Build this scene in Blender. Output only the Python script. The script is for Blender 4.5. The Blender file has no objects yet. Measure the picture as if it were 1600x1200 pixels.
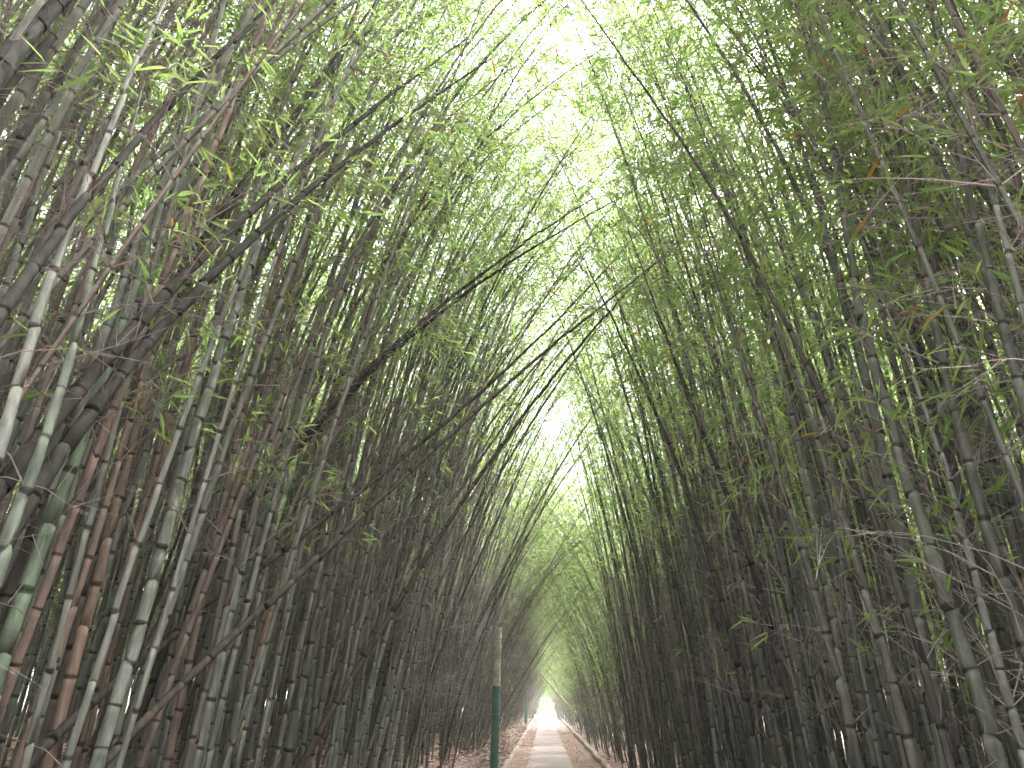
import bpy, math, random
import numpy as np
from mathutils import Matrix, Vector

rng = np.random.default_rng(7)
random.seed(7)
R = math.radians
scene = bpy.context.scene
COL = scene.collection

# ------------------------------------------------------------------ camera
F_PX, PITCH, YAW, EYE = 1150.0, R(23.3), R(2.29), 1.65
FWD = np.array([-math.sin(YAW) * math.cos(PITCH), math.cos(YAW) * math.cos(PITCH), math.sin(PITCH)])
RGT = np.array([math.cos(YAW), math.sin(YAW), 0.0])
UPV = np.cross(RGT, FWD)
EYEP = np.array([0.0, 0.0, EYE])
cam_d = bpy.data.cameras.new('camera')
cam = bpy.data.objects.new('camera', cam_d)
COL.objects.link(cam)
cam_d.sensor_width = 36.0
cam_d.lens = 36.0 * F_PX / 1600.0
cam_d.clip_start = 0.05
cam_d.clip_end = 2000.0
m = Matrix((tuple(RGT), tuple(UPV), tuple(-FWD))).transposed().to_4x4()
m.translation = Vector(EYEP)
cam.matrix_world = m
scene.camera = cam


def world_at(px, py, Y):
    """the point of the place seen at this spot of the photograph, Y metres ahead"""
    d = FWD + RGT * ((px - 800) / F_PX) - UPV * ((py - 600) / F_PX)
    return EYEP + d * (Y / d[1])


def project(p):
    q = np.asarray(p) - EYEP
    z = q @ FWD
    zz = np.where(np.abs(z) < 1e-6, 1e-6, z)
    return 800 + F_PX * (q @ RGT) / zz, 600 - F_PX * (q @ UPV) / zz, z


# ------------------------------------------------------------------ materials
def new_mat(name):
    mt = bpy.data.materials.new(name)
    mt.use_nodes = True
    nt = mt.node_tree
    b = nt.nodes['Principled BSDF']
    return mt, nt, b


def node(nt, t, **kw):
    n = nt.nodes.new(t)
    for k, v in kw.items():
        if k in n.inputs:
            n.inputs[k].default_value = v
        else:
            setattr(n, k, v)
    return n


def ramp(nt, stops, interp='LINEAR'):
    n = nt.nodes.new('ShaderNodeValToRGB')
    cr = n.color_ramp
    cr.interpolation = interp
    while len(cr.elements) < len(stops):
        cr.elements.new(0.5)
    for e, (p, c) in zip(cr.elements, stops):
        e.position = p
        e.color = (c[0], c[1], c[2], 1)
    return n


def attr(nt, name):
    n = nt.nodes.new('ShaderNodeAttribute')
    n.attribute_name = name
    return n


def mathn(nt, op, a, b=None, c=None):
    n = nt.nodes.new('ShaderNodeMath')
    n.operation = op
    for i, v in enumerate((a, b, c)):
        if v is None:
            continue
        if isinstance(v, (int, float)):
            n.inputs[i].default_value = v
        else:
            nt.links.new(v, n.inputs[i])
    return n.outputs[0]


def mixc(nt, fac, a, b, mode='MIX'):
    n = nt.nodes.new('ShaderNodeMix')
    n.data_type = 'RGBA'
    n.blend_type = mode
    for sock, v in ((n.inputs[0], fac), (n.inputs[6], a), (n.inputs[7], b)):
        if isinstance(v, (int, float)):
            sock.default_value = v
        elif isinstance(v, tuple):
            sock.default_value = (*v, 1)
        else:
            nt.links.new(v, sock)
    return n.outputs[2]


def cane_material(name, stops, rough=0.55, lichen=0.55, spec=0.18):
    mt, nt, b = new_mat(name)
    L = nt.links
    base = ramp(nt, stops)
    L.new(attr(nt, 'rnd').outputs['Fac'], base.inputs[0])
    pos = node(nt, 'ShaderNodeTexCoord')
    mp = node(nt, 'ShaderNodeMapping')
    mp.inputs['Scale'].default_value = (26, 26, 3.0)
    L.new(pos.outputs['Object'], mp.inputs[0])
    ns = node(nt, 'ShaderNodeTexNoise', Scale=1.0, Detail=5.0, Roughness=0.65)
    L.new(mp.outputs[0], ns.inputs['Vector'])
    ns2 = node(nt, 'ShaderNodeTexNoise', Scale=4.0, Detail=6.0, Roughness=0.7)
    L.new(pos.outputs['Object'], ns2.inputs['Vector'])
    # weathering streaks and grey lichen
    st = ramp(nt, [(0.3, (0.42, 0.42, 0.42)), (0.7, (1.4, 1.38, 1.34))])
    L.new(ns.outputs[0], st.inputs[0])
    col = mixc(nt, 1.0, base.outputs[0], st.outputs[0], 'MULTIPLY')
    lf = ramp(nt, [(0.52, (0, 0, 0)), (0.68, (lichen, lichen, lichen))])
    L.new(ns2.outputs[0], lf.inputs[0])
    col = mixc(nt, lf.outputs[0], col, (0.13, 0.128, 0.115))
    # dark scar at each node with a waxy pale band just under it
    fr = mathn(nt, 'FRACT', attr(nt, 'node').outputs['Fac'])
    band = ramp(nt, [(0.0, (0.2, 0.19, 0.17)), (0.03, (0.3, 0.28, 0.25)), (0.05, (0.95, 0.95, 0.95)), (0.8, (1, 1, 1)), (0.93, (1.5, 1.5, 1.45)), (0.972, (1.3, 1.3, 1.25)), (0.985, (0.4, 0.38, 0.34)), (1.0, (0.2, 0.19, 0.17))])
    L.new(fr, band.inputs[0])
    col = mixc(nt, 1.0, col, band.outputs[0], 'MULTIPLY')
    L.new(col, b.inputs['Base Color'])
    b.inputs['Roughness'].default_value = rough
    b.inputs['Specular IOR Level'].default_value = spec
    bump = node(nt, 'ShaderNodeBump', Strength=0.25, Distance=0.01)
    L.new(ns.outputs[0], bump.inputs['Height'])
    L.new(bump.outputs[0], b.inputs['Normal'])
    return mt


M_CANE = cane_material('cane_skin', [
    (0.0, (0.08, 0.112, 0.07)), (0.18, (0.136, 0.147, 0.119)), (0.34, (0.168, 0.172, 0.149)), (0.42, (0.14, 0.141, 0.12)), (0.5, (0.066, 0.069, 0.054)),
    (0.56, (0.056, 0.057, 0.044)), (0.64, (0.092, 0.084, 0.069)), (0.74, (0.13, 0.102, 0.082)), (0.86, (0.165, 0.12, 0.096)), (1.0, (0.215, 0.15, 0.11))])  # dark olive stops in the middle carry the level side's painted shade
M_DARK = cane_material('silhouette_cane_skin', [(0.0, (0.03, 0.029, 0.026)), (0.5, (0.045, 0.041, 0.035)), (1.0, (0.085, 0.068, 0.054))], 0.75, 0.08, 0.06)  # very dark skin colour paints in how canes look against the light

M_TWIG, nt, b = new_mat('twig_bark')
rp = ramp(nt, [(0.0, (0.14, 0.11, 0.105)), (0.5, (0.205, 0.165, 0.152)), (0.8, (0.29, 0.25, 0.205)), (1.0, (0.46, 0.42, 0.34))])
nt.links.new(attr(nt, 'rnd').outputs['Fac'], rp.inputs[0])
nt.links.new(rp.outputs[0], b.inputs['Base Color'])
b.inputs['Roughness'].default_value = 0.7


def leaf_material(name):
    mt, nt, b = new_mat(name)
    L = nt.links
    a = attr(nt, 'rnd').outputs['Fac']
    c1 = ramp(nt, [(0.0, (0.05, 0.098, 0.022)), (0.5, (0.078, 0.135, 0.028)), (0.9, (0.125, 0.17, 0.036)), (0.965, (0.2, 0.19, 0.04)), (0.985, (0.26, 0.14, 0.04)), (1.0, (0.22, 0.10, 0.035))])
    c2 = ramp(nt, [(0.0, (0.24, 0.39, 0.11)), (0.5, (0.35, 0.48, 0.14)), (0.9, (0.47, 0.56, 0.18)), (0.965, (0.42, 0.40, 0.05)), (0.985, (0.4, 0.19, 0.04)), (1.0, (0.32, 0.13, 0.03))])
    L.new(a, c1.inputs[0])
    L.new(a, c2.inputs[0])
    L.new(c1.outputs[0], b.inputs['Base Color'])
    b.inputs['Roughness'].default_value = 0.42
    b.inputs['Specular IOR Level'].default_value = 0.4
    tr = node(nt, 'ShaderNodeBsdfTranslucent')
    L.new(c2.outputs[0], tr.inputs['Color'])
    mx = node(nt, 'ShaderNodeMixShader')
    mx.inputs[0].default_value = 0.6
    L.new(b.outputs[0], mx.inputs[1])
    L.new(tr.outputs[0], mx.inputs[2])
    L.new(mx.outputs[0], nt.nodes['Material Output'].inputs['Surface'])
    return mt


M_LEAF = leaf_material('bamboo_leaf')


def noise_material(name, scale, stops, rough=0.9, bump=0.0, detail=8.0, scale2=None, stops2=None):
    mt, nt, b = new_mat(name)
    L = nt.links
    tc = node(nt, 'ShaderNodeTexCoord')
    n = node(nt, 'ShaderNodeTexNoise', Scale=scale, Detail=detail, Roughness=0.62)
    L.new(tc.outputs['Object'], n.inputs['Vector'])
    r_ = ramp(nt, stops)
    L.new(n.outputs[0], r_.inputs[0])
    col = r_.outputs[0]
    if scale2:
        n2 = node(nt, 'ShaderNodeTexNoise', Scale=scale2, Detail=4.0, Roughness=0.6)
        L.new(tc.outputs['Object'], n2.inputs['Vector'])
        r2 = ramp(nt, stops2)
        L.new(n2.outputs[0], r2.inputs[0])
        col = mixc(nt, 1.0, col, r2.outputs[0], 'MULTIPLY')
    L.new(col, b.inputs['Base Color'])
    b.inputs['Roughness'].default_value = rough
    if bump:
        bn = node(nt, 'ShaderNodeBump', Strength=bump, Distance=0.03)
        L.new(n.outputs[0], bn.inputs['Height'])
        L.new(bn.outputs[0], b.inputs['Normal'])
    return mt


M_GROUND = noise_material('forest_floor', 9.0, [(0.3, (0.10, 0.06, 0.05)), (0.5, (0.19, 0.12, 0.10)), (0.72, (0.30, 0.205, 0.175))], 0.95, 0.8, 8.0, 0.8, [(0.35, (0.7, 0.7, 0.7)), (0.65, (1.15, 1.1, 1.05))])
M_SOIL = noise_material('red_soil', 14.0, [(0.3, (0.13, 0.075, 0.062)), (0.5, (0.20, 0.122, 0.102)), (0.75, (0.27, 0.18, 0.155))], 0.95, 0.7, 8.0, 1.3, [(0.35, (0.75, 0.72, 0.7)), (0.65, (1.2, 1.2, 1.2))])
M_PATH = noise_material('path_concrete', 30.0, [(0.3, (0.235, 0.19, 0.184)), (0.7, (0.31, 0.252, 0.245))], 0.85, 0.15, 8.0, 0.7, [(0.35, (0.84, 0.82, 0.80)), (0.65, (1.1, 1.1, 1.1))])
M_KERB = noise_material('kerb_earth_stone', 22.0, [(0.3, (0.17, 0.13, 0.11)), (0.55, (0.27, 0.22, 0.195)), (0.75, (0.34, 0.29, 0.265))], 0.9, 0.6)
M_TEAL = noise_material('teal_paint', 24.0, [(0.28, (0.09, 0.13, 0.118)), (0.42, (0.048, 0.122, 0.107)), (0.7, (0.06, 0.152, 0.132))], 0.7, 0.5, 8.0, 5.0, [(0.32, (0.5, 0.5, 0.47)), (0.5, (1.0, 1.0, 1.0)), (0.68, (1.35, 1.25, 1.2))])
M_POLE = noise_material('bare_concrete', 20.0, [(0.3, (0.34, 0.305, 0.24)), (0.7, (0.50, 0.455, 0.365))], 0.85, 0.5, 8.0, 5.0, [(0.32, (0.55, 0.53, 0.5)), (0.5, (1, 1, 1)), (0.66, (1.2, 1.2, 1.15))])
M_DRY, nt, b = new_mat('dry_leaf')
rp = ramp(nt, [(0.0, (0.11, 0.065, 0.055)), (0.35, (0.20, 0.132, 0.112)), (0.7, (0.30, 0.215, 0.185)), (1.0, (0.42, 0.33, 0.285))])
nt.links.new(attr(nt, 'rnd').outputs['Fac'], rp.inputs[0])
nt.links.new(rp.outputs[0], b.inputs['Base Color'])
b.inputs['Roughness'].default_value = 0.75


# ------------------------------------------------------------------ mesh building with numpy
class MB:
    def __init__(self):
        self.v, self.li, self.lc, self.rnd, self.nd, self.mi = [], [], [], [], [], []
        self.n = 0

    def add(self, verts, faces, rnd, nd=None, mi=0):
        """verts n x 3, faces f x k (k-gons), rnd n, nd n"""
        nv = len(verts)
        if nv == 0 or len(faces) == 0:
            return
        self.v.append(np.asarray(verts, np.float32))
        self.li.append((faces + self.n).astype(np.int32).ravel())
        self.lc.append(np.full(len(faces), faces.shape[1], np.int32))
        self.rnd.append(np.broadcast_to(np.asarray(rnd, np.float32), (nv,)))
        self.nd.append(np.zeros(nv, np.float32) + 0.5 if nd is None else np.asarray(nd, np.float32))
        self.mi.append(np.full(len(faces), mi, np.int32))
        self.n += nv

    def merge(self, parts, M=None, drnd=None):
        """parts: tuples made by pack(); M 4x4 applied"""
        v, li, lc, rnd, nd, mi = parts
        if M is not None:
            v = v @ M[:3, :3].T + M[:3, 3]
        self.v.append(v.astype(np.float32))
        self.li.append(li + self.n)
        self.lc.append(lc)
        self.rnd.append(rnd if drnd is None else drnd)
        self.nd.append(nd)
        self.mi.append(mi)
        self.n += len(v)

    def pack(self):
        return (np.concatenate(self.v), np.concatenate(self.li), np.concatenate(self.lc), np.concatenate(self.rnd), np.concatenate(self.nd), np.concatenate(self.mi))

    def build(self, name, mats, parent=None, smooth=False, origin=None):
        v, li, lc, rnd, nd, mi = self.pack()
        if origin is not None:
            v = v - np.asarray(origin, np.float32)
        me = bpy.data.meshes.new(name)
        me.vertices.add(len(v))
        me.vertices.foreach_set('co', np.ascontiguousarray(v, np.float32).ravel())
        me.loops.add(len(li))
        me.loops.foreach_set('vertex_index', li)
        me.polygons.add(len(lc))
        start = np.zeros(len(lc), np.int32)
        start[1:] = np.cumsum(lc)[:-1]
        me.polygons.foreach_set('loop_start', start)
        if smooth:
            me.polygons.foreach_set('use_smooth', np.ones(len(lc), bool))
        else:
            me.polygons.foreach_set('use_smooth', np.zeros(len(lc), bool))
        for mt in mats:
            me.materials.append(mt)
        if len(mats) > 1:
            me.polygons.foreach_set('material_index', mi)
        a = me.attributes.new('rnd', 'FLOAT', 'POINT')
        a.data.foreach_set('value', np.ascontiguousarray(rnd, np.float32))
        a = me.attributes.new('node', 'FLOAT', 'POINT')
        a.data.foreach_set('value', np.ascontiguousarray(nd, np.float32))
        me.update()
        o = bpy.data.objects.new(name, me)
        COL.objects.link(o)
        if parent is not None:
            o.parent = parent
        return o


def tag(o, label=None, cat=None, group=None, kind=None):
    if label: o['label'] = label
    if cat: o['category'] = cat
    if group: o['group'] = group
    if kind: o['kind'] = kind
    return o


def unit(a):
    return a / np.maximum(np.linalg.norm(a, axis=-1, keepdims=True), 1e-9)


def tubes(P, Rad, sides, nd=None, rnd=0.5, cap=False):
    """M tubes of K points: verts, quads, rnd, nd"""
    P = np.asarray(P, float)
    Mn, K, _ = P.shape
    ribbon = sides == 2
    T = np.gradient(P, axis=1) if K > 2 else np.repeat(P[:, 1:] - P[:, :1], 2, axis=1)
    T = unit(T)
    mean = np.abs(T.mean(axis=1))
    ref = np.eye(3)[np.argmin(mean, axis=1)][:, None, :]
    N1 = unit(np.cross(T, np.broadcast_to(ref, T.shape)))
    N2 = np.cross(T, N1)
    a = np.linspace(0, 2 * np.pi, sides, endpoint=False)
    V = P[:, :, None, :] + Rad[:, :, None, None] * (np.cos(a)[None, None, :, None] * N1[:, :, None, :] + np.sin(a)[None, None, :, None] * N2[:, :, None, :])
    idx = np.arange(Mn * K * sides).reshape(Mn, K, sides)
    q = np.stack([idx[:, :-1, :], np.roll(idx[:, :-1, :], -1, axis=2), np.roll(idx[:, 1:, :], -1, axis=2), idx[:, 1:, :]], axis=-1)
    q = (q[:, :, :1] if ribbon else q).reshape(-1, 4)
    rn = np.repeat(np.broadcast_to(np.asarray(rnd, float), (Mn,)), K * sides)
    n_ = None if nd is None else np.repeat(np.asarray(nd, float).reshape(-1), sides)
    return V.reshape(-1, 3), q, rn, n_


def leaf_verts(B, D, Ln, W, fold, detail, g):
    """leaves from base points B along D: returns verts, faces list of (faces)"""
    n = len(B)
    up = np.array([0, 0, 1.0]) + 0.75 * g.normal(size=(n, 3))
    S = unit(np.cross(D, up))
    N = unit(np.cross(S, D))
    N *= np.sign(N[:, 2:3] + 1e-6)
    Ln = Ln[:, None]
    W = W[:, None]
    if detail:
        droop = (0.05 + 0.16 * g.random((n, 1))) * Ln
        b = B
        r1 = B + D * Ln * 0.2 + S * W * 0.46 + N * (fold * W)
        r2 = B + D * Ln * 0.55 + S * W * 0.40 + N * (fold * W) - np.array([0, 0, 1]) * droop * 0.35
        l1 = B + D * Ln * 0.2 - S * W * 0.46 + N * (fold * W)
        l2 = B + D * Ln * 0.55 - S * W * 0.40 + N * (fold * W) - np.array([0, 0, 1]) * droop * 0.35
        m1 = B + D * Ln * 0.2
        m2 = B + D * Ln * 0.55 - np.array([0, 0, 1]) * droop * 0.35
        t = B + D * Ln - np.array([0, 0, 1]) * droop
        V = np.stack([b, r1, r2, t, l2, l1, m1, m2], axis=1).reshape(-1, 3)
        i = np.arange(n)[:, None] * 8
        tri = np.concatenate([i + np.array([[0, 1, 6]]), i + np.array([[7, 2, 3]]), i + np.array([[0, 6, 5]]), i + np.array([[7, 3, 4]])])
        qd = np.concatenate([i + np.array([[6, 1, 2, 7]]), i + np.array([[5, 6, 7, 4]])])
        return V, (tri, qd), 8
    r1 = B + D * Ln * 0.38 + S * W * 0.5
    l1 = B + D * Ln * 0.38 - S * W * 0.5
    t = B + D * Ln
    V = np.stack([B, r1, t, l1], axis=1).reshape(-1, 3)
    i = np.arange(n)[:, None] * 4
    return V, (i + np.array([[0, 1, 2, 3]]),), 4


# ------------------------------------------------------------------ growing bamboo
def cane_path(base, az, a0, a1, L, p, g, n=None, wob=0.05):
    n = n or max(8, int(L / 0.28))
    s = np.linspace(0, 1, n + 1)
    a = a0 + (a1 - a0) * s ** p
    az_ = az + wob * np.cumsum(g.normal(size=n + 1)) * 0.35
    ds = L / n
    d = np.stack([np.sin(a) * np.cos(az_), np.sin(a) * np.sin(az_), np.cos(a)], axis=1)
    P = np.zeros((n + 1, 3))
    P[1:] = np.cumsum(0.5 * (d[1:] + d[:-1]) * ds, axis=0)
    return P + np.asarray(base)


DEFAULT = dict(r=0.033, taper=0.9, sides=8, rings=True, s_twig=0.1, s_leaf=0.38, nb=2.2, low=0.35, bl=1.0, sub=4, per=5, leaf=0.15, lw=0.11,
               twig_r=0.0035, detail=True, cut=False, knob=False)


def grow(P, g, rnd, **kw):
    """P: one point per node of the cane. Returns three MBs (cane, twigs, leaves)."""
    o = dict(DEFAULT)
    o.update(kw)
    n = len(P) - 1
    s = np.linspace(0, 1, n + 1)
    rad = o['r'] * (1 - o['taper'] * s ** 1.25)
    rad = np.maximum(rad, 0.0025)
    cane, twig, leaf = MB(), MB(), MB()
    if o['rings']:
        pts, rr, nn = [], [], []
        bul = 1.09 if not o['knob'] else 1.22
        for k in range(n):
            d = P[k + 1] - P[k]
            for f, m_ in ((0.0, bul), (0.03, 1.0), (0.5, 0.985 if not o['knob'] else 1.14), (0.94, 0.985), (0.978, 1.03)):
                pts.append(P[k] + d * f)
                rr.append((rad[k] * (1 - f) + rad[k + 1] * f) * m_)
                nn.append(k + f + 0.0005)
        pts.append(P[n]); rr.append(rad[n]); nn.append(float(n) - 0.02)
        pts = np.array(pts); rr = np.array(rr); nn = np.array(nn)
        # each internode kinks a little against the last
        kink = g.normal(size=(n + 1, 3)) * 0.006
        kk = np.repeat(kink[:-1], 5, axis=0)
        pts[:-1] += kk * 0.6
    else:
        st = max(1, n // o.get('segs', 12))
        ii = np.unique(np.concatenate([np.arange(0, n + 1, st), [n]]))
        pts, rr, nn = P[ii], rad[ii], ii.astype(float)
    V, q, rn, nd = tubes(pts[None], rr[None], o['sides'], nn, rnd)
    cane.add(V, q, rn, nd)
    if o['cut']:
        k = o['sides']
        cane.add(V[-k:], np.arange(k)[None, :], np.full(k, rnd), np.full(k, 0.02))
    # branches
    T = unit(np.gradient(P, axis=0))
    prof = np.where(s < o['s_leaf'], o['low'], 0.55 + 0.45 * np.minimum(1, (s - o['s_leaf']) / 0.2))
    prof = np.where(s < o['s_twig'], 0.0, prof)
    prof = prof * (1 - 0.15 * np.clip((s - 0.68) / 0.2, 0, 1))
    cnt = g.poisson(o['nb'] * prof * np.where(g.random(n + 1) < 0.25, 0.3, 1.2))
    if o['cut']:
        cnt[:] = g.poisson(0.3, n + 1)
    ni = np.repeat(np.arange(n + 1), cnt)
    M_ = len(ni)
    if M_ == 0:
        return cane, twig, leaf
    t = T[ni]
    rv = unit(np.cross(t, g.normal(size=(M_, 3))))
    beta = np.radians(g.uniform(30, 68, M_))[:, None]
    d = unit(np.cos(beta) * t + np.sin(beta) * rv)
    sl = s[ni]
    Lb = g.uniform(0.3, 1.15, M_) * o['bl'] * (1.05 - 0.5 * sl)
    droop = g.uniform(0.0, 0.4, M_)
    K = 4
    tt = np.linspace(0, 1, K)
    BP = P[ni][:, None, :] + d[:, None, :] * (Lb[:, None] * tt)[:, :, None]
    BP[:, :, 2] -= droop[:, None] * Lb[:, None] * tt ** 2
    side = unit(np.cross(d, g.normal(size=(M_, 3))))
    BP += side[:, None, :] * (0.06 * Lb[:, None] * np.sin(tt * 3.0))[:, :, None]
    TR = o['twig_r'] * (0.7 + 0.6 * Lb[:, None]) * (1 - 0.75 * tt)
    brnd = np.clip(g.normal(0.32, 0.24, M_), 0, 1)
    V, q, rn, _ = tubes(BP, TR, o.get('tw', 3), None, brnd)
    twig.add(V, q, rn)
    leafy = (sl > o['s_leaf'] + 0.06 * g.normal(size=M_)) | (g.random(M_) < 0.012)
    # bare side twigs on all branches, leafy ones on the leafy branches
    lv = np.where(leafy, o['sub'], o.get('bare', 2))
    si = np.repeat(np.arange(M_), lv)
    if len(si) == 0:
        return cane, twig, leaf
    S_ = len(si)
    u = g.uniform(0.25, 1.0, S_)
    b0 = P[ni][si] + d[si] * (Lb[si] * u)[:, None]
    b0[:, 2] -= droop[si] * Lb[si] * u ** 2
    b0 += side[si] * (0.06 * Lb[si] * np.sin(u * 3.0))[:, None]
    sd = unit(d[si] + 0.85 * unit(g.normal(size=(S_, 3))) + np.array([0, 0, -0.15]))
    sL = g.uniform(0.12, 0.38, S_) * (0.6 + 0.5 * o['bl'])
    e = b0 + sd * sL[:, None]
    V, q, rn, _ = tubes(np.stack([b0, e], axis=1), np.stack([np.full(S_, o['twig_r'] * 0.55), np.full(S_, o['twig_r'] * 0.25)], axis=1), o.get('tw', 3), None, brnd[si])
    twig.add(V, q, rn)
    ls = np.nonzero(leafy[si])[0]
    if len(ls) and not o['cut']:
        li = np.repeat(ls, g.poisson(o['per'], len(ls)))
        n_ = len(li)
        if n_:
            B = b0[li] + sd[li] * (sL[li] * g.uniform(0.35, 1.0, n_))[:, None]
            D = unit(sd[li] + 0.75 * unit(g.normal(size=(n_, 3))) + np.array([0, 0, -0.35]))
            Ln = o['leaf'] * g.uniform(0.55, 1.25, n_)
            W = Ln * o['lw'] * g.uniform(0.8, 1.25, n_)
            V, fs, k = leaf_verts(B, D, Ln, W, 0.16, o['detail'], g)
            tint = np.clip(rnd_leaf(g, n_), 0, 1)
            if o['detail']:
                tri, qd = fs
                leaf.add(V, tri, np.repeat(tint, k))
                # second face kind shares the vertices: append with the same offset
                leaf.li.append((qd + leaf.n - len(V)).astype(np.int32).ravel())
                leaf.lc.append(np.full(len(qd), 4, np.int32))
                leaf.mi.append(np.zeros(len(qd), np.int32))
            else:
                leaf.add(V, fs[0], np.repeat(tint, k))
    return cane, twig, leaf


def rnd_leaf(g, n):
    t = g.normal(0.45, 0.2, n)
    t = np.clip(t, 0, 0.93)
    return np.where(g.random(n) < 0.022, g.uniform(0.94, 1.0, n), t)


def ground_z(x, y=20.0):
    x = np.asarray(x, float)
    y = np.asarray(y, float)
    fade = np.clip((96 - y) / 9, 0, 1)
    left = np.where(x < -1.1, 0.02 + 1.12 * (1 - np.exp(-np.maximum(-1.1 - x, 0) / 1.15)), 0.0)
    right = np.where(x > 1.66, 0.16 * (1 - np.exp(-np.maximum(x - 1.66, 0) / 0.6)), 0.0)
    z = (left + right) * fade
    und = 0.05 * np.sin(x * 1.7 + y * 0.6) * np.sin(y * 1.1 - x * 0.4) * (np.abs(x - 0.2) > 1.7)
    return z + und * fade


def empty(name, loc):
    o = bpy.data.objects.new(name, None)
    o.location = tuple(float(c) for c in loc)
    o.empty_display_size = 0.2
    COL.objects.link(o)
    return o


def plant(P, g, rnd, label, group=None, skin=None, **kw):
    root = empty('bamboo_plant', P[0])
    tag(root, label, 'bamboo', group)
    c, t, l = grow(P, g, rnd, **kw)
    c.build('cane', [skin or M_CANE], root, True, P[0])
    if t.n:
        t.build('twig_sprays', [M_TWIG], root, False, P[0])
    if l.n:
        l.build('foliage', [M_LEAF], root, False, P[0])
    return root


# ------------------------------------------------------------------ canes that can be told apart
def spline(C, n):
    """smooth curve through control points"""
    C = np.asarray(C, float)
    d = np.r_[0, np.cumsum(np.linalg.norm(np.diff(C, axis=0), axis=1))]
    # light smoothing of the traced points, ends kept
    for _ in range(2):
        C[1:-1] = 0.25 * C[:-2] + 0.5 * C[1:-1] + 0.25 * C[2:]
    tq = np.linspace(0, d[-1], n)
    out = np.stack([np.interp(tq, d, C[:, k]) for k in range(3)], axis=1)
    for _ in range(3):
        out[1:-1] = 0.25 * out[:-2] + 0.5 * out[1:-1] + 0.25 * out[2:]
    return out


def hero(pix, Y0, Y1, px_w, rnd, label, skin=None, ext=1.0, droop=0.08, cut=False, seed=0, **kw):
    """pix from the foot upward; the foot is carried down to the ground and the tip on beyond the frame"""
    g = np.random.default_rng(1000 + seed)
    Y0, Y1 = Y0 * 1.27, Y1 * 1.27
    px_w *= 0.68 if px_w < 26 else 1.0
    n = len(pix)
    C = [world_at(x, y, Y0 + (Y1 - Y0) * i / (n - 1)) for i, (x, y) in enumerate(pix)]
    d0 = C[0] - EYEP
    depth = d0 @ FWD
    r_here = px_w * depth / F_PX / 2
    # down to the ground, straightening towards the vertical
    dirn = unit(C[0] - C[1])
    dn = unit(dirn * np.array([0.75, 0.75, 1.0]))
    low = []
    p = C[0].copy()
    for _ in range(60):
        p = p + dn * 0.25
        low.append(p.copy())
        dn = unit(dn * np.array([0.93, 0.93, 1.0]))
        if p[2] <= ground_z(p[0], p[1]) - 0.05:
            break
    C = low[::-1] + C
    if ext and not cut:
        dirn = unit(C[-1] - C[-2])
        p = C[-1].copy()
        k = int(ext / 0.3)
        for i in range(k):
            dirn = unit(dirn + np.array([0, 0, -droop * 0.12]))
            p = p + dirn * 0.3
            C.append(p.copy())
    C = np.array(C)
    L = np.linalg.norm(np.diff(C, axis=0), axis=1).sum()
    P = spline(C, max(8, int(L / kw.pop('node_len', 0.27))) + 1)
    # the traced width is that half way along the traced stretch
    kw.setdefault('taper', 0.86 if not cut else 0.25)
    mid = world_at(*pix[n // 2], Y0 + (Y1 - Y0) * (n // 2) / (n - 1))
    sm = np.argmin(np.linalg.norm(P - mid, axis=1)) / (len(P) - 1)
    r_mid = px_w * ((mid - EYEP) @ FWD) / F_PX / 2
    kw.setdefault('r', r_mid / (1 - kw['taper'] * sm ** 1.25))
    return plant(P, g, rnd, label, None, skin, cut=cut, **kw)


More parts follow.
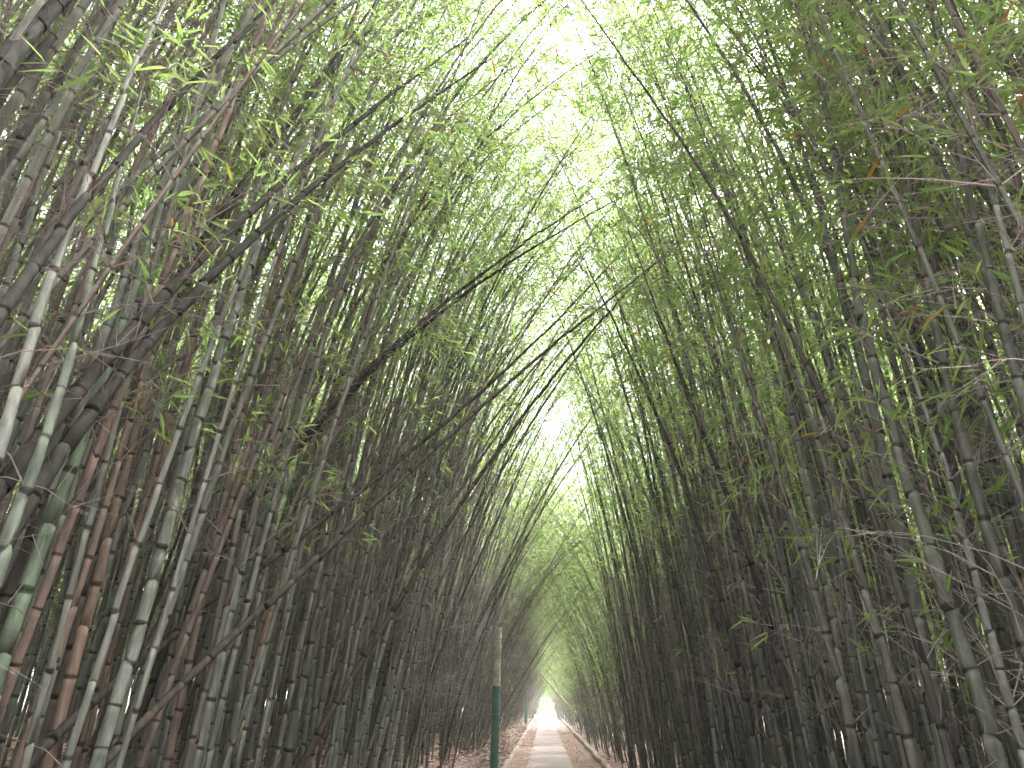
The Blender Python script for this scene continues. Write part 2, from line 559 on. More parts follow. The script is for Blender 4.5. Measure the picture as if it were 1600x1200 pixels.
D_ = M_DARK
LEFT_OPT = dict(s_leaf=0.5, s_twig=0.3, nb=2.0, low=0.25, leaf=0.15, lw=0.12, per=2.6, bl=0.8)
RIGHT_OPT = dict(s_leaf=0.40, s_twig=0.2, nb=2.3, low=0.35, leaf=0.15, lw=0.12, per=2.6, bl=0.8)
HEROES = [
    # leaning and arching canes on the bank side
    ([(0, 746), (135, 590), (260, 450), (325, 390), (425, 295), (475, 250), (600, 155), (660, 110)], 2.15, 3.5, 17, 0.5, 'dark brown cane leaning steeply over the path, upper of two parallel dark canes', D_, dict(LEFT_OPT)),
    ([(0, 842), (75, 720), (165, 592), (280, 480), (365, 390), (425, 340), (540, 245), (600, 205), (680, 150)], 2.05, 3.6, 20, 0.3, 'thick dark grey cane leaning over the path, lower of two parallel dark canes', D_, dict(LEFT_OPT)),
    ([(-60, 165), (0, 95), (60, 35), (110, -15)], 1.7, 2.1, 27, 0.2, 'very thick blackish cane crossing the top corner above the bank', D_, dict(LEFT_OPT, nb=0.5, s_leaf=0.9)),
    ([(0, 480), (60, 405), (120, 320), (175, 260), (230, 198), (320, 100), (430, 0)], 1.6, 2.4, 18, 0.3, 'dark grey cane arching steeply up past pale upright canes to the top edge', D_, dict(LEFT_OPT, s_leaf=0.8)),
    ([(190, 560), (310, 372), (430, 225), (500, 120), (590, 0)], 2.9, 3.6, 13, 0.55, 'slim grey cane rising beneath the two dark leaning canes into bright leaves', D_, dict(LEFT_OPT)),
    ([(350, 833), (454, 683), (546, 592), (683, 479), (767, 412), (850, 358)], 4.6, 5.6, 9, 0.6, 'thin brown arching cane with a twin just below it, over the middle of the bank', D_, dict(LEFT_OPT)),
    ([(404, 767), (508, 642), (621, 533), (725, 446), (850, 375), (930, 330)], 4.9, 6.0, 7, 0.4, 'thinnest of two arching twin canes, lower one with a greyish skin', D_, dict(LEFT_OPT)),
    ([(130, 1215), (183, 1165), (354, 1004), (500, 862), (640, 745), (720, 655), (850, 545), (960, 460), (1080, 370)], 3.3, 6.0, 11, 0.8, 'long brown fallen cane slanting low from the bank litter across the whole stand', D_, dict(LEFT_OPT, s_leaf=0.66)),
    ([(150, 1085), (219, 1033), (308, 962), (383, 904), (500, 817), (583, 754), (712, 654), (850, 533), (930, 440), (1000, 360)], 3.5, 6.4, 10, 0.6, 'long dark slanting cane running just above the fallen brown one', D_, dict(LEFT_OPT, s_leaf=0.66)),
    ([(462, 1195), (580, 1010), (679, 846), (746, 746), (812, 652), (879, 567), (950, 483), (1017, 412), (1104, 337)], 5.4, 7.2, 8, 0.75, 'straight dark cane slanting from the bank foot across the sky gap over the path', D_, dict(LEFT_OPT, s_leaf=0.68)),
    ([(672, 1050), (725, 920), (790, 775), (845, 665), (895, 570)], 9.5, 11.0, 3.2, 0.5, 'slim dark cane slanting high over the path in front of the teal pole', D_, dict(LEFT_OPT)),
    ([(715, 1090), (745, 1000), (790, 900), (842, 800), (888, 720)], 12.0, 13.0, 3, 0.45, 'slim dark cane slanting over the path just behind the teal pole', D_, dict(LEFT_OPT)),
    # upright canes on the bank side
    ([(-20, 1080), (8, 992), (62, 862), (108, 750), (142, 646), (175, 560), (215, 440), (250, 330)], 2.4, 2.6, 25, 0.03, 'bright green thick cane, smooth skinned, rising behind the dark leaning canes', None, dict(LEFT_OPT)),
    ([(150, 1200), (190, 1080), (217, 991), (240, 900), (267, 800), (292, 695), (335, 590), (370, 475), (403, 380)], 3.2, 3.5, 24, 0.22, 'pale green cane with swollen joints and a snapped off top', None, dict(cut=True, knob=True, node_len=0.2)),
    ([(37, 1158), (104, 992), (146, 867), (175, 762), (205, 640), (240, 540), (262, 440)], 3.1, 3.3, 16, 0.86, 'reddish tan cane, slimmer of the two reddest on the bank', None, dict(LEFT_OPT)),
    ([(100, 1096), (137, 971), (167, 846), (192, 754), (208, 700), (232, 590), (255, 500), (275, 410)], 3.4, 3.6, 17, 0.95, 'orange tan cane with the reddest skin of all on the bank', None, dict(LEFT_OPT)),
    ([(367, 1195), (375, 1125), (385, 1075), (407, 1005), (430, 937), (455, 850), (480, 740)], 5.2, 5.3, 11, 1.0, 'slim yellowish tan cane with a twisted knot, standing in the bank litter', None, dict(LEFT_OPT)),
    ([(445, 1200), (462, 1095), (490, 985), (515, 880), (540, 780), (560, 680)], 5.0, 5.1, 15, 0.55, 'thick grey brown cane with a swollen scarred joint near the bank litter', None, dict(LEFT_OPT, knob=True)),
    ([(545, 1200), (570, 1100), (600, 1000), (640, 880), (665, 790)], 6.4, 6.6, 11, 0.27, 'olive green cane leaning beside the long slanting cane at the bank foot', None, dict(LEFT_OPT)),
    ([(-10, 905), (22, 830), (60, 730), (85, 640), (110, 560), (140, 440), (170, 330)], 1.9, 2.1, 20, 0.12, 'pale bluish green knobbly cane under the thick dark leaning cane', None, dict(LEFT_OPT, s_leaf=0.75, knob=True, node_len=0.2)),
    ([(0, 690), (25, 600), (60, 480), (100, 370), (150, 245), (190, 150), (235, 50)], 1.7, 2.0, 18, 0.3, 'pale grey upright cane reaching the top of the view beside the bank', None, dict(LEFT_OPT, s_leaf=0.75)),
    ([(215, 1200), (265, 1060), (300, 960), (345, 840), (385, 720), (420, 590)], 3.9, 4.1, 19, 0.74, 'rusty brown cane crossed low down by two slanting canes', None, dict(LEFT_OPT)),
    ([(300, 1200), (330, 1090), (352, 1000), (378, 880), (405, 760), (435, 640)], 4.1, 4.3, 20, 0.26, 'thick grey green cane between the rusty brown and yellowish tan canes', None, dict(LEFT_OPT)),
    # level side; the darker skins here have its shade painted in
    ([(1490, 1200), (1466, 1095), (1440, 1013), (1405, 915), (1375, 827), (1335, 730), (1300, 645), (1225, 485), (1150, 350), (1090, 250), (1040, 180), (975, 95), (925, 25)], 3.0, 3.4, 13, 0.5, 'dark cane sweeping up and bending over the path from the shaded level side', D_, dict(RIGHT_OPT, s_leaf=0.74, nb=1.2)),
    ([(1478, 1200), (1452, 1050), (1425, 915), (1400, 790), (1370, 660), (1345, 540), (1310, 430), (1280, 325), (1242, 188), (1212, 92), (1183, 0)], 3.3, 3.6, 21, 0.5, 'thick olive grey cane standing close behind the sweeping dark cane', None, dict(RIGHT_OPT)),
    ([(1566, 1200), (1530, 1075), (1501, 996), (1480, 926), (1451, 850), (1425, 775), (1380, 650), (1350, 540), (1329, 420), (1312, 283), (1296, 188), (1271, 75), (1258, 0)], 2.8, 3.2, 24, 0.5, 'dark grey green thick cane at the shaded level side beside a knobbly pale one', None, dict(RIGHT_OPT)),
    ([(1660, 1180), (1600, 1013), (1570, 920), (1548, 845), (1525, 785), (1500, 680), (1475, 585), (1455, 485), (1433, 375), (1412, 250), (1396, 125), (1388, 0)], 2.7, 3.0, 20, 0.56, 'dark olive cane with wide spaced rings rising straight among bright leaves', None, dict(RIGHT_OPT)),
    ([(1680, 900), (1640, 770), (1600, 640), (1562, 500), (1546, 437), (1521, 346), (1500, 242), (1475, 117), (1458, 20)], 2.2, 2.5, 18, 0.54, 'dark grey green cane with a side shoot, outermost but one on the shaded level side', None, dict(RIGHT_OPT)),
    ([(1690, 780), (1640, 620), (1600, 500), (1575, 408), (1550, 300), (1525, 200), (1492, 96)], 2.0, 2.3, 15, 0.46, 'soft grey cane, outermost on the shaded level side, leaves in front of it', None, dict(RIGHT_OPT)),
    ([(1610, 1215), (1585, 1136), (1565, 1072), (1550, 1013), (1530, 911), (1505, 815), (1480, 730), (1450, 650)], 2.9, 3.1, 15, 0.4, 'pale mottled cane with close knobbly joints on the shaded level side', None, dict(RIGHT_OPT, knob=True, node_len=0.16)),
    ([(1185, 1200), (1165, 1080), (1140, 960), (1100, 820), (1046, 687), (1025, 642), (992, 571), (950, 483)], 5.3, 5.6, 9, 0.45, 'slim dark cane bending towards the sky gap from the middle of the shaded side', D_, dict(RIGHT_OPT, s_leaf=0.6)),
    ([(1260, 1200), (1232, 1080), (1200, 950), (1165, 830), (1125, 740), (1087, 667), (1054, 558), (1021, 467)], 4.8, 5.1, 11, 0.3, 'slim blackish cane parallel to the one bending towards the sky gap', D_, dict(RIGHT_OPT, s_leaf=0.6)),
    ([(1345, 1200), (1325, 1100), (1290, 980), (1255, 860), (1215, 740), (1180, 620), (1140, 500)], 4.0, 4.2, 16, 0.6, 'grey brown cane standing alone before the black gaps of the shaded side', None, dict(RIGHT_OPT)),
    ([(1432, 1200), (1405, 1100), (1375, 985), (1335, 860), (1300, 760), (1262, 640)], 3.6, 3.8, 17, 0.64, 'brownish cane with even rings between the lone grey brown and thick olive grey canes', None, dict(RIGHT_OPT)),
]
hero_feet = []
for i, (pix, y0, y1, w, rn, lab, skin, opt) in enumerate(HEROES):
    o = hero(pix, y0, y1, w, rn, lab, skin, seed=i, **opt)
    hero_feet.append((o.location.x, o.location.y))

# a cane snapped short in the top corner
hero([(-70, 225), (0, 145), (45, 100), (85, 55)], 1.9, 2.0, 20, 0.5, 'broken dark cane stub ending in mid air beside the very thick blackish cane', M_DARK, cut=True, seed=90)

# ------------------------------------------------------------------ the rest of the stand
def stand(side, x0, x1, y0, y1, dens):
    n = int((x1 - x0) * (y1 - y0) * dens)
    nx = max(1, int(round((x1 - x0) * math.sqrt(dens))))
    ny = max(1, int(round(n / nx)))
    out = []
    for i in range(nx):
        for j in range(ny):
            x = x0 + (i + rng.uniform(-0.15, 1.15)) * (x1 - x0) / nx
            y = y0 + (j + rng.uniform(-0.15, 1.15)) * (y1 - y0) / ny
            out.append((side * x, y))
    return out


feet = []
#            side  x0   x1    y0   y1  density
for a in [(-1, 2.7, 4.4, -0.2, 7, 15.0), (-1, 2.2, 2.75, 3.2, 7.2, 13.0), (-1, 1.8, 4.4, 7, 14, 11.5), (-1, 1.75, 4.2, 14, 24, 9.0), (-1, 4.4, 8.0, 0.5, 22, 5.5), (-1, 8.0, 17.0, 2, 30, 2.0), (-1, 17.0, 26.0, 2, 36, 1.0),
          (-1, 1.65, 3.6, 24, 52, 7.0), (-1, 3.6, 6.5, 22, 52, 3.0), (-1, 6.5, 13, 22, 58, 1.4), (-1, 1.45, 3.4, 52, 72, 5.0), (-1, 1.1, 3.2, 72, 88, 5.5), (-1, 3.4, 7, 52, 88, 1.5),
          (1, 2.5, 4.4, -0.2, 6, 14.0), (1, 2.0, 4.4, 6, 14, 10.5), (1, 1.95, 4.2, 14, 24, 8.5), (1, 4.4, 8.0, 0.5, 22, 5.5), (1, 8.0, 17.0, 2, 30, 2.1), (1, 17.0, 26.0, 2, 36, 1.0),
          (1, 1.85, 3.8, 24, 52, 7.0), (1, 3.8, 6.5, 22, 52, 3.2), (1, 6.5, 13, 22, 58, 1.4), (1, 1.7, 3.6, 52, 72, 5.0), (1, 1.35, 3.4, 72, 88, 5.5), (1, 3.6, 7, 52, 88, 1.5)]:
    feet += stand(*a)
feet = [f for f in feet if math.hypot(f[0] + 1.27, f[1] - 56) > 0.4 and math.hypot(f[0] + 1.14, f[1] - 18.3) > 0.4]
feet = [f for f in feet if math.hypot(f[0], f[1]) > 2.75 and min((f[0] - h[0]) ** 2 + (f[1] - h[1]) ** 2 for h in hero_feet) > 0.006]


def habit(x, y, g):
    """lean, final bend, length and thickness of a cane standing here"""
    ax = abs(x)
    deep = min(1.0, max(0.0, (ax - 3.0) / 3.0))
    far = min(1.0, max(0.0, (y - 16) / 30))
    mid = min(1.0, max(0.0, (y - 5) / 10))
    if x < 0:
        a0 = g.normal(4.5 + 6.5 * mid + 2 * far, 3.5) * (1 - 0.5 * deep)
        a1 = g.normal(39 + 6 * mid + 46 * far, 14) * (1 - 0.5 * deep)
        L = g.uniform(8.8, 12.6) - 2.6 * far
    else:
        a0 = g.normal(2.3 + 7 * mid + 3 * far, 3.0) * (1 - 0.5 * deep)
        a1 = g.normal(19 + 9 * mid + 56 * far, 10) * (1 - 0.5 * deep)
        L = g.uniform(8.8, 12.6) - 2.4 * far
    if g.random() < 0.07 and deep < 0.5 and y > 7 and x < 0:
        a0 += g.uniform(8, 20)
    r = g.uniform(0.014, 0.029) if y < 14 and ax < 5 else g.uniform(0.0110, 0.0225)
    end = min(1.0, max(0.0, (y - 58) / 16))
    L *= 1 - 0.30 * end
    a1 += 18 * end
    p = g.uniform(1.5, 2.3) - 0.4 * end
    az = (0.0 if x < 0 else math.pi) + g.normal(0, 0.45 + 0.6 * deep)
    return R(a0), R(max(a1, a0 + 8)), L, r, p, az


def shade(x, y, g):  # level side gets darker olive picks: its shade is put into the colour
    u = g.random()
    if x < 0:
        near = max(0.0, 1 - max(y, 0) / 12)
        if u < 0.06 + 0.12 * near: return g.uniform(0.70, 0.9)
        if u < 0.40: return g.uniform(0.06, 0.25)
        if u < 0.82: return g.uniform(0.25, 0.43)
        return g.uniform(0.60, 0.70)
    if u < 0.02: return g.uniform(0.66, 0.72)
    if u < 0.12: return g.uniform(0.1, 0.25)
    if u < 0.3: return g.uniform(0.4, 0.47)
    return g.uniform(0.47, 0.62)


# the 265 that show largest become plants of their own
cand = []
for k, (x, y) in enumerate(feet):
    ax = abs(x)
    if ax > 4.4 or y < 0.4:
        continue
    zs = np.array([1.4, 2.2, 3.0, 4.0, 5.5])
    px, py, dz = project(np.stack([np.full(5, x), np.full(5, y), zs], axis=1))
    ok = (dz > 0.4) & (px > -30) & (px < 1630) & (py > -30) & (py < 1230)
    if not ok.any():
        continue
    front = (ax - (1.7 if x < 0 else 2.0))
    cand.append((dz[ok].min() * (1 + 0.35 * max(front, 0)), k))
cand.sort()
N_SINGLE = 300 - len(HEROES) - 1
single = {k for _, k in cand[:N_SINGLE]}

SKINS = [(0.25, 'green'), (0.455, 'grey-green'), (0.595, 'dark olive'), (0.70, 'grey-brown'), (1.01, 'reddish tan')]
for k in sorted(single):
    x, y = feet[k]
    g = np.random.default_rng(5000 + k)
    a0, a1, L, r, p, az = habit(x, y, g)
    rn = shade(x, y, g)
    base = (x, y, float(ground_z(x, y)) - 0.05)
    P = cane_path(base, az, a0, a1, L, p, g, n=int(L / g.uniform(0.24, 0.34)))
    d = math.hypot(x, y)
    skin = next(nm for lim, nm in SKINS if rn <= lim)
    size = 'slender' if r < 0.021 else 'stout'
    lean = 'upright' if a0 < R(9) else 'slanting'
    if x < 0:
        zone = 'at the near end of the bank' if y < 5 else ('further along the bank' if y < 10 else 'of the bank near the teal poles')
        group = f'{size} {lean} {skin} canes {zone}'
        label = f'{size} {lean} {skin} bamboo cane {zone}'
        o = dict(s_leaf=g.uniform(0.36, 0.52) if d > 4.3 else 0.72, s_twig=0.16, nb=2.3, low=0.4, bare=3)
    else:
        zone = 'of the shaded side close to the viewer' if y < 5 else ('halfway down the shaded side' if y < 10 else 'deep along the shaded side')
        group = f'{size} {lean} {skin} canes {zone}'
        label = f'{size} {lean} {skin} bamboo cane {zone}'
        o = dict(s_leaf=g.uniform(0.32, 0.46), s_twig=0.12, nb=2.4, low=0.3, bare=2)
    plant(P, g, rn, label, group, None, r=r, sides=10 if d < 5 else 7, detail=d < 8, leaf=0.15, lw=0.12, sub=4, per=2.1 if x < 0 else 2.9, **o)

# everything further back: one mass
thicket = MB()
PROTO = {}


def protos(key, n, fn):
    if key not in PROTO:
        PROTO[key] = [fn(np.random.default_rng(abs(hash(key)) % 10000 + 31 * i + len(key))) for i in range(n)]
    return PROTO[key]


def make_proto(left, zone, g):
    x = -1.0 if left else 1.0
    xx, yy = {'near': (2.6, 8), 'back': (5.5, 6), 'deep': (9.5, 6), 'mid': (2.6, 34), 'midback': (5, 34), 'far': (2.5, 68)}[zone]
    a0, a1, L, r, p, az = habit(x * xx, yy, g)
    az = (0.0 if left else math.pi)
    P = cane_path((0, 0, 0), az, a0, a1, L, p, g)
    base = dict(rings=False, sides=5, segs=14, detail=False, r=r)
    sl = g.uniform(0.38, 0.55) if left else g.uniform(0.3, 0.45)
    z = {'near': dict(nb=2.0, low=0.75, bare=5, sub=3, per=1.8 if left else 2.4, leaf=0.155, lw=0.12, twig_r=0.0034),
         'back': dict(nb=1.8, low=0.9, bare=5, sub=3, per=2.2 if left else 3.0, leaf=0.19, lw=0.13, twig_r=0.004),
         'deep': dict(nb=0.9, low=0.8, bare=4, sub=3, per=2.6, leaf=0.30, lw=0.18, twig_r=0.006),
         'mid': dict(nb=2.0, low=1.6 if left else 0.6, bare=5 if left else 3, sub=3, per=1.35 if left else 1.6, leaf=0.19, lw=0.13, twig_r=0.0045),
         'midback': dict(nb=1.4, low=0.8, bare=4, sub=3, per=1.8, leaf=0.24, lw=0.14, twig_r=0.006),
         'far': dict(nb=1.3, low=0.8, bare=3, sub=3, per=1.3, leaf=0.25, lw=0.14, twig_r=0.006)}[zone]
    if zone == 'back':
        sl -= 0.14
    if zone == 'deep':
        sl = g.uniform(0.02, 0.12)
    if zone in ('mid', 'far') and not left:
        sl -= 0.08
    if zone != 'near':
        base['tw'] = 2
    c, t, l = grow(P, g, 0.5, s_leaf=sl, s_twig=0.08, **base, **z)
    return c.pack(), t.pack(), (l.pack() if l.n else None)


for k, (x, y) in enumerate(feet):
    if k in single:
        continue
    left = x < 0
    ax = abs(x)
    zone = ('near' if ax < 4.3 else 'back' if ax < 8 else 'deep') if y < 20 else (('mid' if ax < 3.8 else 'midback') if y < 52 else 'far')
    if ax >= 6.5 and y >= 20 or ax >= 8:
        zone = 'deep'
    key = ('left' if left else 'right') + zone
    idx = ['near', 'back', 'deep', 'mid', 'midback', 'far'].index(zone) * 2 + left
    if key not in PROTO:
        PROTO[key] = [make_proto(left, zone, np.random.default_rng(9000 + idx * 100 + i)) for i in range(12)]
    c, t, l = PROTO[key][rng.integers(12)]
    s = rng.uniform(0.85, 1.15)
    a = rng.normal(0, 0.4 if ax < 4.3 else 0.9)
    M = np.eye(4)
    M[:3, :3] = np.array([[math.cos(a), -math.sin(a), 0], [math.sin(a), math.cos(a), 0], [0, 0, 1]]) * s
    # a slight lean of its own
    M[:3, :3] = np.array([[1, 0, rng.normal(0, 0.03)], [0, 1, rng.normal(0, 0.05)], [0, 0, 1]]) @ M[:3, :3]
    M[:3, 3] = (x, y, float(ground_z(x, y)) - 0.05)
    rn = shade(x, y, rng)
    thicket.merge((c[0], c[1], c[2], c[3], c[4], np.zeros_like(c[5])), M, np.full(len(c[0]), rn, np.float32))
    thicket.merge((t[0], t[1], t[2], t[3], t[4], np.full_like(t[5], 1)), M)
    if l is not None:
        thicket.merge((l[0], l[1], l[2], l[3], l[4], np.full_like(l[5], 2)), M)
o = thicket.build('bamboo_thicket', [M_CANE, M_TWIG, M_LEAF])
tag(o, 'dense mass of further bamboo canes and leaves behind the front rows', 'bamboo thicket', None, 'stuff')
print('thicket verts', thicket.n, 'feet', len(feet), 'single', len(single))

# ------------------------------------------------------------------ ground, path, kerbs
def grid_sheet(name, xs, ys, zf, mat):
    X, Y = np.meshgrid(xs, ys)
    Z = zf(X, Y)
    V = np.stack([X, Y, Z], axis=-1).reshape(-1, 3)
    nx, ny = len(xs), len(ys)
    i = np.arange(nx * ny).reshape(ny, nx)
    q = np.stack([i[:-1, :-1], i[:-1, 1:], i[1:, 1:], i[1:, :-1]], axis=-1).reshape(-1, 4)
    mb = MB()
    mb.add(V, q, 0.5)
    return mb.build(name, [mat], None, True)


gx = np.unique(np.concatenate([np.linspace(-15, 15, 151), np.linspace(-400, -15, 14), np.linspace(15, 400, 14)]))
gy = np.unique(np.concatenate([np.linspace(-12, 110, 306), np.linspace(-200, -12, 8), np.linspace(110, 900, 20)]))
tag(grid_sheet('ground', gx, gy, lambda X, Y: ground_z(X, Y), M_GROUND), 'leaf strewn brown earth floor under the bamboo', 'ground', None, 'structure')


def wav(y, k, amp):
    return amp * (np.sin(y * 1.3 + k) + 0.6 * np.sin(y * 3.1 + 2 * k) + 0.4 * np.sin(y * 7.3 + k * 3))


def strip(name, xl, xr, y0, y1, z, mat, ny=400, nx=6, edge=0.02, k=0.0):
    ys = np.linspace(y0, y1, ny)
    mb = MB()
    u = np.linspace(0, 1, nx)
    Y = np.repeat(ys[:, None], nx, axis=1)
    Lx = xl + wav(ys, k, edge)
    Rx = xr + wav(ys, k + 1.7, edge)
    X = Lx[:, None] * (1 - u) + Rx[:, None] * u
    Z = np.full_like(X, z) + 0.006 * np.sin(X * 9 + Y * 4) * (np.sin(u * np.pi)[None, :])
    i = np.arange(ny * nx).reshape(ny, nx)
    q = np.stack([i[:-1, :-1], i[:-1, 1:], i[1:, 1:], i[1:, :-1]], axis=-1).reshape(-1, 4)
    mb.add(np.stack([X, Y, Z], axis=-1).reshape(-1, 3), q, 0.5)
    return mb.build(name, [mat], None, True)


tag(strip('soil_strip', -1.06, 1.64, -6, 98, 0.012, M_SOIL, 700, 12, 0.015), 'reddish bare soil on both sides of the concrete path', 'soil', None, 'structure')

# concrete path: cast slabs with narrow joints, about 1.2 m wide
pm = MB()
y = -6.0
yl = 3.2
while y < 87:
    a, b_ = y, min(y + yl - 0.018, 87)
    n = 5
    ys = np.linspace(a, b_, n)
    Lx = -0.47 + wav(ys, 0.4, 0.012)
    Rx = 0.735 + wav(ys, 2.1, 0.012)
    zt = 0.045 + rng.uniform(-0.004, 0.004)
    V = []
    for yy, l_, r_ in zip(ys, Lx, Rx):
        V += [(l_, yy, 0.0), (l_, yy, zt), (r_, yy, zt), (r_, yy, 0.0)]
    f = []
    for j in range(n - 1):
        for c in range(3):
            f.append((j * 4 + c, j * 4 + c + 1, (j + 1) * 4 + c + 1, (j + 1) * 4 + c))
    f.append((0, 3, 2, 1)); e = (n - 1) * 4
    f.append((e, e + 1, e + 2, e + 3))
    pm.add(np.array(V), np.array(f), 0.5)
    y += yl
tag(pm.build('path', [M_PATH]), 'straight pinkish concrete path down the middle of the bamboo tunnel', 'path', None, 'structure')


def kerb(name, x, w, h, k, mat):
    ys = np.linspace(-6, 87, 500)
    g = np.random.default_rng(int(k * 10))
    jit = np.convolve(g.normal(size=520), np.ones(5) / 5, 'same')[:500]
    jh = np.convolve(g.normal(size=520), np.ones(4) / 4, 'same')[:500]
    xc = x + wav(ys, k, 0.018) + 0.02 * jit
    prof = [(-0.5, -0.06), (-0.5, 0.75), (-0.32, 1.0), (0.28, 0.98), (0.5, 0.7), (0.5, -0.06)]
    V = np.stack([np.stack([xc + a * w * (1 + 0.12 * jit), ys, np.maximum(0, b2) * h * (1 + 0.22 * jh) + min(0, b2)], axis=-1) for a, b2 in prof], axis=1).reshape(-1, 3)
    i = np.arange(500 * 6).reshape(500, 6)
    q = np.stack([i[:-1, :-1], i[:-1, 1:], i[1:, 1:], i[1:, :-1]], axis=-1).reshape(-1, 4)
    mb = MB()
    mb.add(V, q, 0.5)
    return mb.build(name, [mat], None, True)


tag(kerb('kerb', -1.07, 0.14, 0.11, 0.9, M_KERB), 'low rough earthen kerb at the foot of the litter bank', 'kerb', None, 'structure')
tag(kerb('kerb', 1.62, 0.15, 0.12, 2.3, M_KERB), 'low pale kerb along the shaded level side', 'kerb', None, 'structure')

# clods and twigs on the soil, dry leaves on the bank
lit = MB()


def scatter_dry(n, xf, y0, y1, lmin, lmax, ypow=1.0):
    g = rng
    yy = y0 + (y1 - y0) * g.random(n) ** ypow
    xx = xf(n)
    z = ground_z(xx, yy) + g.uniform(0.01, 0.05, n)
    inner = (xx > -1.05) & (xx < 1.62)
    z = np.where(inner, 0.03 + g.uniform(0, 0.012, n), z)
    keep = ~((xx > -0.42) & (xx < 0.7) & (g.random(n) > 0.05))
    z = np.where((xx > -0.47) & (xx < 0.74), 0.062, z)
    B = np.stack([xx, yy, z], axis=1)[keep]
    n = len(B)
    a = g.uniform(0, 2 * np.pi, n)
    D = unit(np.stack([np.cos(a), np.sin(a), g.normal(0.05, 0.22, n)], axis=1))
    Ln = g.uniform(lmin, lmax, n)
    V, fs, k = leaf_verts(B, D, Ln, Ln * g.uniform(0.12, 0.24, n), 0.1, False, g)
    lit.add(V, fs[0], np.repeat(g.random(n), k))


scatter_dry(26000, lambda n: -1.15 - 6.5 * rng.random(n) ** 1.3, 0.5, 32, 0.08, 0.2, 0.8)
scatter_dry(9000, lambda n: -1.1 - 2.0 * rng.random(n), 16, 80, 0.1, 0.24)
scatter_dry(5000, lambda n: 1.7 + 4 * rng.random(n), 1, 60, 0.08, 0.2)
scatter_dry(2600, lambda n: rng.uniform(-1.05, 1.6, n), 16, 80, 0.05, 0.12)
tag(lit.build('leaf_litter', [M_DRY]), 'dry pinkish brown bamboo leaves littering the bank', 'leaf litter', None, 'stuff')

# ------------------------------------------------------------------ poles painted teal below
def round_pole(label, x, y, lean, hp, ht, r0):
    z0 = float(ground_z(x, y)) - 0.1
    root = empty('utility_pole', (x, y, z0))
    tag(root, label, 'pole', 'poles painted teal below')

    def tube(name, za, zb, ra, rb, mat, cap):
        zs = np.linspace(za, zb, 14)
        P = np.stack([zs * math.tan(lean), np.zeros(14), zs], axis=1)
        rr = np.linspace(ra, rb, 14) * (1 + 0.012 * rng.normal(size=14))
        V, q, rn, _ = tubes(P[None], rr[None], 20, None, 0.5)
        mb = MB()
        mb.add(V, q, rn)
        if cap:
            mb.add(V[-20:], np.arange(20)[None, :], 0.5)
        return mb.build(name, [mat], root, True)

    tube('painted_base', -0.1, hp - z0, r0, r0 * 0.95, M_TEAL, True)
    tube('shaft', hp - z0 + 0.002, ht, r0 * 0.90, r0 * 0.72, M_POLE, True)
    col = MB()
    zs = np.array([0, 0.02, 0.10, 0.12])
    P = np.stack([(zs + ht - 0.5) * math.tan(lean), zs * 0, zs + ht - 0.5], axis=1)
    V, q, rn, _ = tubes(P[None], np.array([[r0 * 0.7, r0 * 0.9, r0 * 0.9, r0 * 0.7]]), 20, None, 0.5)
    col.add(V, q, rn)
    col.build('collar', [M_POLE], root, True)


round_pole('pale concrete pole with teal painted base, standing alone at the bank kerb', -1.14, 18.3, R(1.6), 1.96, 3.3, 0.096)
round_pole('second teal based pole, thin with distance, beyond the first at the bank kerb', -1.27, 56.0, R(0.5), 2.15, 3.8, 0.11)

# ------------------------------------------------------------------ leaning dead cane and stick on the soil
def dead_cane(p0, p1, r, label, name, bow):
    n = 16
    u = np.linspace(0, 1, n + 1)
    P = np.array(p0)[None] * (1 - u)[:, None] + np.array(p1)[None] * u[:, None]
    P[:, 2] += bow * np.sin(u * np.pi)
    root = empty(name, P[0])
    tag(root, label, 'cane')
    g = np.random.default_rng(44)
    c, t, l = grow(P, g, 0.98, r=r, taper=0.35, sides=8, nb=0.25, low=1.0, s_leaf=2.0, s_twig=0.2, bl=0.5, bare=1, cut=True)
    c.build('cane', [M_DRYCANE], root, True, P[0])
    if t.n:
        t.build('twig_sprays', [M_TWIG], root, False, P[0])


M_DRYCANE = cane_material('dry_cane_skin', [(0.0, (0.45, 0.38, 0.27)), (1.0, (0.52, 0.44, 0.32))], 0.6)
q0 = world_at(891, 1103, 50.0)
q1 = world_at(841, 1046, 50.5)
q0 = q0 + (q0 - q1) * 0.35
dead_cane(q0, q1, 0.085, 'pale dry cane slanting out over the path from the shaded side', 'dead_cane', -0.12)
s0 = world_at(875, 1142.5, 34.0); s1 = world_at(897, 1139, 34.6)
dead_cane((0.9, 43.0, 0.07), (1.55, 43.8, 0.09), 0.03, 'pale stick lying across the red soil beside the path', 'fallen_stick', 0.02)

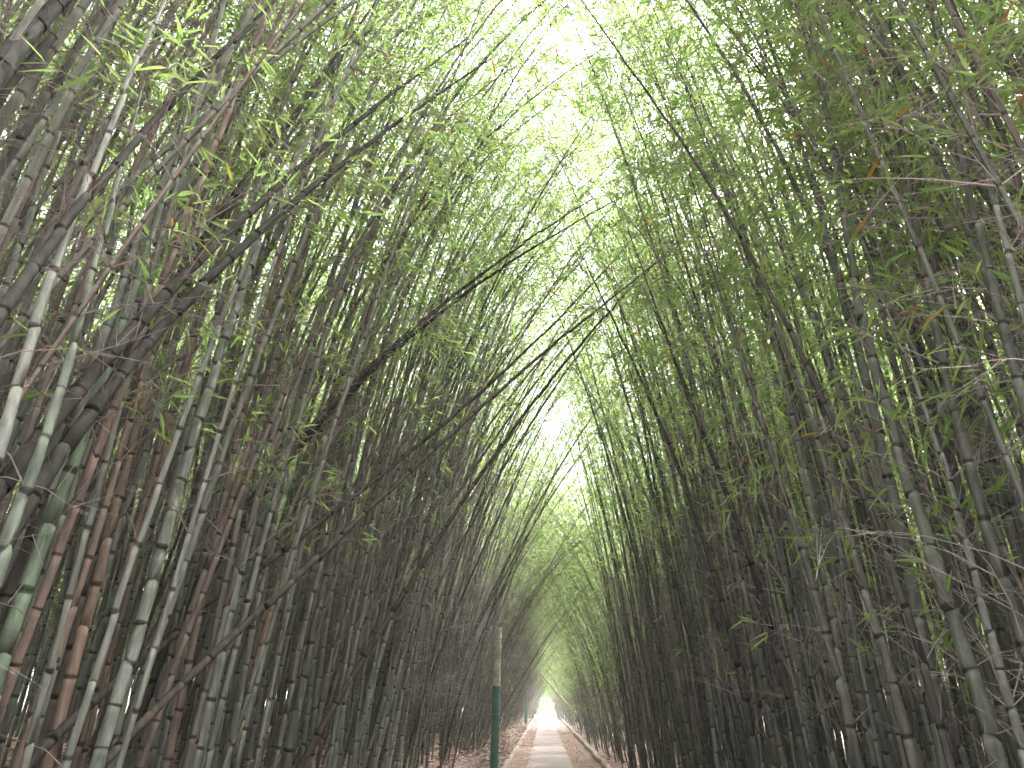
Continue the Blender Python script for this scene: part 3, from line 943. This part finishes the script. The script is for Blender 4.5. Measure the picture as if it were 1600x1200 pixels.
# ------------------------------------------------------------------ trees beyond the far end of the tunnel
def tree(x, y, h, wd, label, g, seed):
    root = empty('tree', (x, y, 0))
    tag(root, label, 'tree', 'trees beyond the end of the tunnel')
    P = cane_path((0, 0, -0.1), g.uniform(0, 6), R(2), R(12), h * 0.75, 2, g, n=10)
    tr = MB()
    V, q, rn, nd = tubes(P[None], (0.22 * (1 - 0.8 * np.linspace(0, 1, len(P))))[None], 8, None, 0.2)
    tr.add(V, q, rn)
    for _ in range(9):
        k = g.integers(3, len(P))
        a = g.uniform(0, 6.28)
        e = P[k] + np.array([math.cos(a), math.sin(a), g.uniform(0.3, 1.0)]) * g.uniform(0.5, 1.0) * wd * 0.6
        mid = (P[k] + e) / 2 + np.array([0, 0, 0.2])
        V, q, rn, nd = tubes(np.array([[P[k], mid, e]]), np.array([[0.08, 0.05, 0.02]]), 6, None, 0.2)
        tr.add(V, q, rn)
    tr.build('trunk', [M_TWIG], root, True)
    cr = MB()
    nc = 110
    cen = g.normal(size=(nc, 3)) * np.array([wd * 0.42, wd * 0.42, h * 0.2]) + np.array([0, 0, h * 0.5])
    li = np.repeat(np.arange(nc), 70)
    n = len(li)
    B = cen[li] + g.normal(size=(n, 3)) * 0.45
    D = unit(g.normal(size=(n, 3)) + np.array([0, 0, -0.3]))
    Ln = g.uniform(0.2, 0.42, n)
    V, fs, k = leaf_verts(B, D, Ln, Ln * 0.4, 0.1, False, g)
    cr.add(V, fs[0], np.repeat(np.clip(g.normal(0.6, 0.2, n), 0, 0.93), k))
    cr.build('crown', [M_LEAF], root)


g = np.random.default_rng(3)
for i, (x, y, h, wd) in enumerate([(-5.5, 104, 9, 5), (-1.5, 112, 8, 5), (2.5, 108, 9, 5.5), (7, 103, 8, 5), (0.5, 122, 11, 6), (-9, 114, 10, 6), (11, 115, 11, 6), (4.5, 124, 10, 6)]):
    tree(x * 0.9, y + 6, h, wd, 'sunlit leafy green tree beyond the far opening of the bamboo tunnel', g, i)
gr = MB()
n = 9000
xx = rng.uniform(-14, 14, n); yy = rng.uniform(127, 150, n)
B = np.stack([xx, yy, np.zeros(n)], axis=1)
D = unit(np.stack([rng.normal(0, 0.3, n), rng.normal(0, 0.3, n), np.ones(n)], axis=1))
Ln = rng.uniform(0.3, 1.3, n)
V, fs, k = leaf_verts(B, D, Ln, Ln * 0.12, 0.1, False, rng)
gr.add(V, fs[0], np.repeat(rng.uniform(0.4, 0.9, n), k))
tag(gr.build('grass', [M_LEAF]), 'bright green grass beyond the far opening', 'grass', None, 'stuff')

# ------------------------------------------------------------------ humid air in the tunnel
hm = MB()
bx = np.array([(x, y, z) for x in (-410, 410) for y in (-210, 910) for z in (-1.2, 17)], float)
hm.add(bx, np.array([(0, 1, 3, 2), (4, 6, 7, 5), (0, 4, 5, 1), (2, 3, 7, 6), (0, 2, 6, 4), (1, 5, 7, 3)]), 0.5)
M_HAZE = bpy.data.materials.new('humid_air')
M_HAZE.use_nodes = True
hn = M_HAZE.node_tree
hn.nodes.remove(hn.nodes['Principled BSDF'])
pv = hn.nodes.new('ShaderNodeVolumePrincipled')
pv.inputs['Color'].default_value = (0.93, 0.95, 0.9, 1)
pv.inputs['Density'].default_value = 0.0033
pv.inputs['Anisotropy'].default_value = 0.35
hn.links.new(pv.outputs[0], hn.nodes['Material Output'].inputs['Volume'])
tag(hm.build('haze', [M_HAZE]), 'thin humid haze filling the bamboo tunnel', 'haze', None, 'stuff')

# ------------------------------------------------------------------ light
SUN_EL, SUN_AZ = R(56), R(58)      # azimuth from +Y towards +X
w = bpy.data.worlds.new('World')
scene.world = w
w.use_nodes = True
nt = w.node_tree
bg = nt.nodes['Background']
sky = nt.nodes.new('ShaderNodeTexSky')
sky.sky_type = 'NISHITA'
sky.sun_disc = False
sky.sun_elevation = SUN_EL
sky.sun_rotation = SUN_AZ
sky.dust_density = 4.0
sky.ozone_density = 0.6
# bright thin cloud: most of the blue is washed out
bw = nt.nodes.new('ShaderNodeRGBToBW')
nt.links.new(sky.outputs[0], bw.inputs[0])
cloud = mixc(nt, 1.0, bw.outputs[0], (1.2, 1.22, 1.255), 'MULTIPLY')
nt.links.new(mixc(nt, 0.8, sky.outputs[0], cloud), bg.inputs['Color'])
bg.inputs['Strength'].default_value = 0.14
sd = bpy.data.lights.new('sun', 'SUN')
sd.energy = 2.2
sd.angle = R(10)
sd.color = (1.0, 0.985, 0.965)
so = bpy.data.objects.new('sun', sd)
COL.objects.link(so)
dirv = Vector((math.sin(SUN_AZ) * math.cos(SUN_EL), math.cos(SUN_AZ) * math.cos(SUN_EL), math.sin(SUN_EL)))
so.rotation_euler = (-dirv).to_track_quat('-Z', 'Y').to_euler()

scene.view_settings.view_transform = 'Standard'
scene.view_settings.look = 'None'
scene.view_settings.exposure = 4.1
scene.view_settings.gamma = 1.0
c = scene.cycles
c.max_bounces = 10
c.diffuse_bounces = 8
c.glossy_bounces = 2
c.transmission_bounces = 5
c.transparent_max_bounces = 4
c.sample_clamp_indirect = 6.0
c.use_denoising = True
